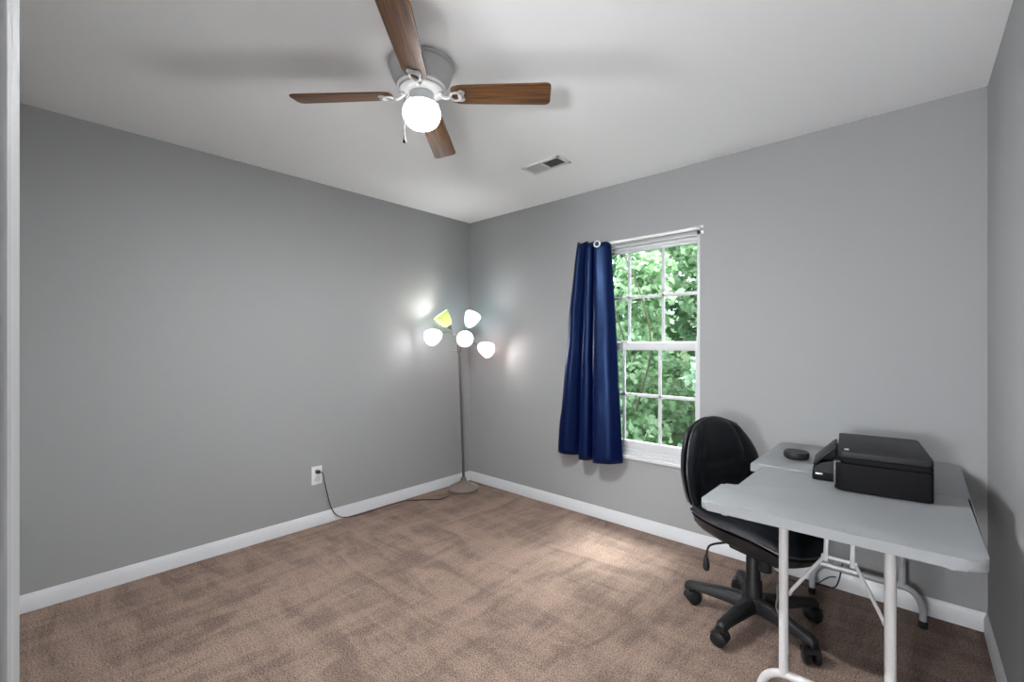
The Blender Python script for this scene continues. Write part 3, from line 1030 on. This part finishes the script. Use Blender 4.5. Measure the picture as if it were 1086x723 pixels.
# back bar from the mechanism up to the backrest
bm = BM()
bar = smooth_path([(-0.02, 0, 0.355), (-0.16, 0, 0.348), (-0.275, 0, 0.365), (-0.302, 0, 0.44), (-0.290, 0, 0.56), (-0.282, 0, 0.66)], 6)
for dy in (-0.016, 0.0, 0.016):
    tube(bm, [p + Vector((0, dy, 0)) for p in bar], 0.009, 8)
obj('back_bar', bm, M['shell'], chair)
bm = BM()
box(bm, (-0.085, -0.065, 0.325), (0.095, 0.065, 0.375), 0.012, 3)
obj('tilt_mechanism', bm, M['black'], chair)
bm = BM()
lathe(bm, [(0, 0), (0.024, 0), (0.027, 0.004), (0.027, 0.060), (0.022, 0.066), (0, 0.066)], 22, Matrix.Translation((0.068, -0.012, 0.268)))
obj('tension_knob', bm, M['black'], chair)
# height lever reaching out on the viewer's left
li = Matrix.Rotation(-CA, 4, 'Z')
def cl_(x, y, z):
    return li @ (Vector((x, y, z)) - Vector((2.615, -0.625, 0)))
LEV = [(2.575, -0.70, 0.385), (2.535, -0.790, 0.398), (2.507, -0.850, 0.402), (2.494, -0.864, 0.388), (2.489, -0.870, 0.350)]
bm = BM()
tube(bm, [cl_(*p) for p in smooth_path(LEV, 6)], 0.0048, 10)
lv = obj('height_lever', bm, M['black'], chair)
bm = BM()
lathe(bm, [(0, 0.012), (0.006, 0.012), (0.0075, 0.0), (0.012, -0.022), (0.0145, -0.040), (0.012, -0.054), (0.006, -0.060), (0, -0.061)], 16, Matrix.Translation(cl_(2.4885, -0.871, 0.348)))
obj('lever_knob', bm, M['black'], lv)
# column and base
bm = BM()
lathe(bm, [(0, 0.20), (0.0135, 0.20), (0.0135, 0.345), (0, 0.345)], 20)
obj('gas_lift', bm, M['chrome'], chair)
bm = BM()
lathe(bm, [(0, 0.07), (0.037, 0.07), (0.038, 0.085), (0.037, 0.195), (0.034, 0.20), (0.031, 0.205), (0.030, 0.300), (0.026, 0.308), (0, 0.308)], 28)
obj('column_sleeve', bm, M['black'], chair)
bm = BM()
lathe(bm, [(0, 0.062), (0.046, 0.062), (0.056, 0.075), (0.056, 0.105), (0.046, 0.128), (0, 0.130)], 30)
obj('base_hub', bm, M['black'], chair)
for k in range(5):
    a = math.radians(187.5 + 72 * k) - CA
    rot = Matrix.Rotation(a, 4, 'Z')
    bm = BM()
    # tapering ribbed spoke
    sec = [(0.035, 0.032, 0.068, 0.130), (0.14, 0.028, 0.074, 0.124), (0.245, 0.024, 0.080, 0.114), (0.285, 0.024, 0.076, 0.110), (0.302, 0.017, 0.070, 0.100)]
    rings = []
    for r, w, zl, zh in sec:
        c = 0.35 * (zh - zl)
        rings.append([bm.verts.new(rot @ Vector((r, y, z))) for y, z in ((-w, zl), (w, zl), (w, zh - c), (w * 0.55, zh), (-w * 0.55, zh), (-w, zh - c))])
    for A, B in zip(rings, rings[1:]):
        for q in range(6):
            bm.faces.new((A[q], A[(q + 1) % 6], B[(q + 1) % 6], B[q]))
    bm.faces.new(rings[0][::-1]); bm.faces.new(rings[-1])
    bmesh.ops.bevel(bm, geom=bm.edges[:], offset=0.003, segments=2, affect='EDGES')
    sp = obj('base_spoke', bm, M['black'], chair, 50)
    bm = BM()
    sw = Matrix.Translation(rot @ Vector((0.275, 0, 0))) @ Matrix.Rotation(a + 0.8 + k * 0.9, 4, 'Z')
    WR = 0.0325
    for s_ in (-1, 1):
        lathe(bm, [(0, 0), (WR - 0.007, 0), (WR - 0.001, 0.004), (WR, 0.011), (WR - 0.001, 0.019), (WR - 0.007, 0.024), (0, 0.024)], 28, sw @ Matrix.Translation((-0.013, s_ * 0.005, WR)) @ Matrix.Rotation(-s_ * PI / 2, 4, 'X'))
    tube(bm, [sw @ Vector((-0.013, -0.022, WR)), sw @ Vector((-0.013, 0.022, WR))], 0.005, 8)
    box(bm, (-0.026, -0.0045, 0.034), (0.012, 0.0045, 0.072), 0.002, mtx=sw)
    tube(bm, [sw @ Vector((0, 0, 0.055)), sw @ Vector((0, 0, 0.090))], 0.009, 12)
    hood = [((WR + 0.004) * math.cos(t), (WR + 0.004) * math.sin(t)) for t in [math.radians(-5 + 150 * q / 14) for q in range(15)]]
    hood += [((WR + 0.001) * math.cos(t), (WR + 0.001) * math.sin(t)) for t in [math.radians(145 - 150 * q / 14) for q in range(15)]]
    prism(bm, hood, -0.028, 0.028, sw @ Matrix.Translation((-0.013, 0, WR)) @ Matrix.Rotation(PI / 2, 4, 'X'))
    obj('caster', bm, M['black'], sp, 40)

# ------------------------------------------------------------------ loose cable by the back wall
bm = BM()
tube(bm, smooth_path([(2.48, -0.030, 0.175), (2.50, -0.05, 0.12), (2.55, -0.06, 0.05), (2.62, -0.07, 0.006), (2.70, -0.085, 0.004), (2.76, -0.10, 0.004), (2.79, -0.075, 0.03), (2.83, -0.04, 0.06), (2.86, -0.035, 0.07)], 8), 0.0026, 8)
bm.transform(Matrix.Translation((0, 0, 0)))
tag(obj('cable', bm, M['cord']), 'thin dark cable lying along the back baseboard behind the chair', 'cable')

# ------------------------------------------------------------------ added fill lamp, unseen in the hall behind the viewer
hl = thing('added_fill_lamp', 'added fill-light globe on a slim stand, unseen in the hall behind the doorway', 'floor lamp', (2.90, -4.15, 0))
bm = BM()
lathe(bm, [(0, 0), (0.14, 0), (0.14, 0.012), (0.03, 0.03), (0, 0.03)], 40)
obj('base', bm, M['steel'], hl)
bm = BM()
tube(bm, [(0, 0, 0.02), (0, 0, 0.98)], 0.012, 14)
obj('pole', bm, M['steel'], hl)
bm = BM()
lathe(bm, [(0.16 * math.sin(PI * k / 20) if 0 < k < 20 else 0, 1.12 - 0.16 * math.cos(PI * k / 20)) for k in range(21)], 36)
obj('fill_globe', bm, emit('fill_globe_glow', (0.97, 0.985, 1.0), HALL_FILL_POWER), hl, 60)

# ------------------------------------------------------------------ outside: shrubs and vines on a bank
bm = BM()
G = 24
vs = [[bm.verts.new((-6 + 11 * i / G, 0.15 + 7.0 * j / G, -0.5 + 0.05 * j + 0.12 * noise.noise(Vector((i * 0.5, j * 0.5, 0))) + 0.0022 * j * j)) for j in range(G + 1)] for i in range(G + 1)]
for i in range(G):
    for j in range(G):
        bm.faces.new((vs[i][j], vs[i + 1][j], vs[i + 1][j + 1], vs[i][j + 1]))
g_ = struct('ground_outside', bm, M['soil'], 60)

LEAF = np.array([(0, 0), (0.30, 0.10), (0.52, 0.05), (0.42, 0.30), (0.62, 0.52), (0.34, 0.58), (0.22, 0.80), (0, 1.05), (-0.22, 0.80), (-0.34, 0.58), (-0.62, 0.52), (-0.42, 0.30), (-0.52, 0.05), (-0.30, 0.10)]) * [1, 1]
def leaves(name, parent, m, n, sampler, size, seed, face=(0.25, -0.75, 0.6), spread=0.75):
    r = np.random.RandomState(seed)
    P = sampler(r, n)
    nrm = np.array(face)[None] + r.normal(0, spread, (n, 3))
    nrm /= np.linalg.norm(nrm, axis=1)[:, None]
    down = np.array((0, 0, -1.0))[None] + r.normal(0, 0.45, (n, 3))
    y = down - nrm * (down * nrm).sum(1)[:, None]
    y /= np.linalg.norm(y, axis=1)[:, None]
    x = np.cross(y, nrm)
    sz = size * r.uniform(0.55, 1.25, n)
    k = len(LEAF)
    lx, ly = LEAF[:, 0], LEAF[:, 1]
    curl = -0.35 * lx * lx - 0.22 * (ly - 0.4) ** 2
    V = (P[:, None, :] + sz[:, None, None] * (x[:, None, :] * lx[None, :, None] + y[:, None, :] * ly[None, :, None] + nrm[:, None, :] * curl[None, :, None])).reshape(-1, 3)
    V = V - np.array(parent.location)[None]
    faces = []
    for i in range(n):
        b = i * k
        faces += [(b, b + 1, b + 2, b + 3), (b, b + 3, b + 4, b + 5), (b, b + 5, b + 6, b + 7), (b, b + 7, b + 8, b + 9), (b, b + 9, b + 10, b + 11), (b, b + 11, b + 12, b + 13)]
    me = bpy.data.meshes.new(name)
    me.from_pydata(V.tolist(), [], faces)
    me.materials.append(m)
    o = bpy.data.objects.new(name, me)
    COL.objects.link(o)
    o.parent = parent
    return o
def clumps(cs):
    """shell-biased sampling of ellipsoid clumps: (x, y, z, rx, ry, rz)"""
    cs = np.array(cs)
    wts = (cs[:, 3] * cs[:, 5]) / (cs[:, 3] * cs[:, 5]).sum()
    def f(r, n):
        i = r.choice(len(cs), n, p=wts)
        d = r.normal(0, 1, (n, 3))
        d /= np.linalg.norm(d, axis=1)[:, None]
        q = r.uniform(0.55, 1.05, n)[:, None]
        return cs[i, :3] + d * cs[i, 3:] * q
    return f
def plant(name, label, cat, loc, leafm, cs, n, size, seed, branches, face=(0.25, -0.75, 0.6)):
    t = thing(name, label, cat, loc)
    f = leaves('foliage', t, leafm, n, clumps(cs), size, seed, face)
    for b in branches:
        bm = BM()
        path = smooth_path(b, 6)
        tube(bm, path, [0.013 - 0.009 * k / (len(path) - 1) for k in range(len(path))], 8)
        obj('branch', bm, M['bark'], t, world=True)
    return t
rr = random.Random(3)
def cl(x0, x1, y0, y1, z0, z1, n, s):
    return [(rr.uniform(x0, x1), rr.uniform(y0, y1), rr.uniform(z0, z1), s * rr.uniform(0.7, 1.3), s * 0.7 * rr.uniform(0.7, 1.2), s * 0.75 * rr.uniform(0.7, 1.3)) for _ in range(n)]
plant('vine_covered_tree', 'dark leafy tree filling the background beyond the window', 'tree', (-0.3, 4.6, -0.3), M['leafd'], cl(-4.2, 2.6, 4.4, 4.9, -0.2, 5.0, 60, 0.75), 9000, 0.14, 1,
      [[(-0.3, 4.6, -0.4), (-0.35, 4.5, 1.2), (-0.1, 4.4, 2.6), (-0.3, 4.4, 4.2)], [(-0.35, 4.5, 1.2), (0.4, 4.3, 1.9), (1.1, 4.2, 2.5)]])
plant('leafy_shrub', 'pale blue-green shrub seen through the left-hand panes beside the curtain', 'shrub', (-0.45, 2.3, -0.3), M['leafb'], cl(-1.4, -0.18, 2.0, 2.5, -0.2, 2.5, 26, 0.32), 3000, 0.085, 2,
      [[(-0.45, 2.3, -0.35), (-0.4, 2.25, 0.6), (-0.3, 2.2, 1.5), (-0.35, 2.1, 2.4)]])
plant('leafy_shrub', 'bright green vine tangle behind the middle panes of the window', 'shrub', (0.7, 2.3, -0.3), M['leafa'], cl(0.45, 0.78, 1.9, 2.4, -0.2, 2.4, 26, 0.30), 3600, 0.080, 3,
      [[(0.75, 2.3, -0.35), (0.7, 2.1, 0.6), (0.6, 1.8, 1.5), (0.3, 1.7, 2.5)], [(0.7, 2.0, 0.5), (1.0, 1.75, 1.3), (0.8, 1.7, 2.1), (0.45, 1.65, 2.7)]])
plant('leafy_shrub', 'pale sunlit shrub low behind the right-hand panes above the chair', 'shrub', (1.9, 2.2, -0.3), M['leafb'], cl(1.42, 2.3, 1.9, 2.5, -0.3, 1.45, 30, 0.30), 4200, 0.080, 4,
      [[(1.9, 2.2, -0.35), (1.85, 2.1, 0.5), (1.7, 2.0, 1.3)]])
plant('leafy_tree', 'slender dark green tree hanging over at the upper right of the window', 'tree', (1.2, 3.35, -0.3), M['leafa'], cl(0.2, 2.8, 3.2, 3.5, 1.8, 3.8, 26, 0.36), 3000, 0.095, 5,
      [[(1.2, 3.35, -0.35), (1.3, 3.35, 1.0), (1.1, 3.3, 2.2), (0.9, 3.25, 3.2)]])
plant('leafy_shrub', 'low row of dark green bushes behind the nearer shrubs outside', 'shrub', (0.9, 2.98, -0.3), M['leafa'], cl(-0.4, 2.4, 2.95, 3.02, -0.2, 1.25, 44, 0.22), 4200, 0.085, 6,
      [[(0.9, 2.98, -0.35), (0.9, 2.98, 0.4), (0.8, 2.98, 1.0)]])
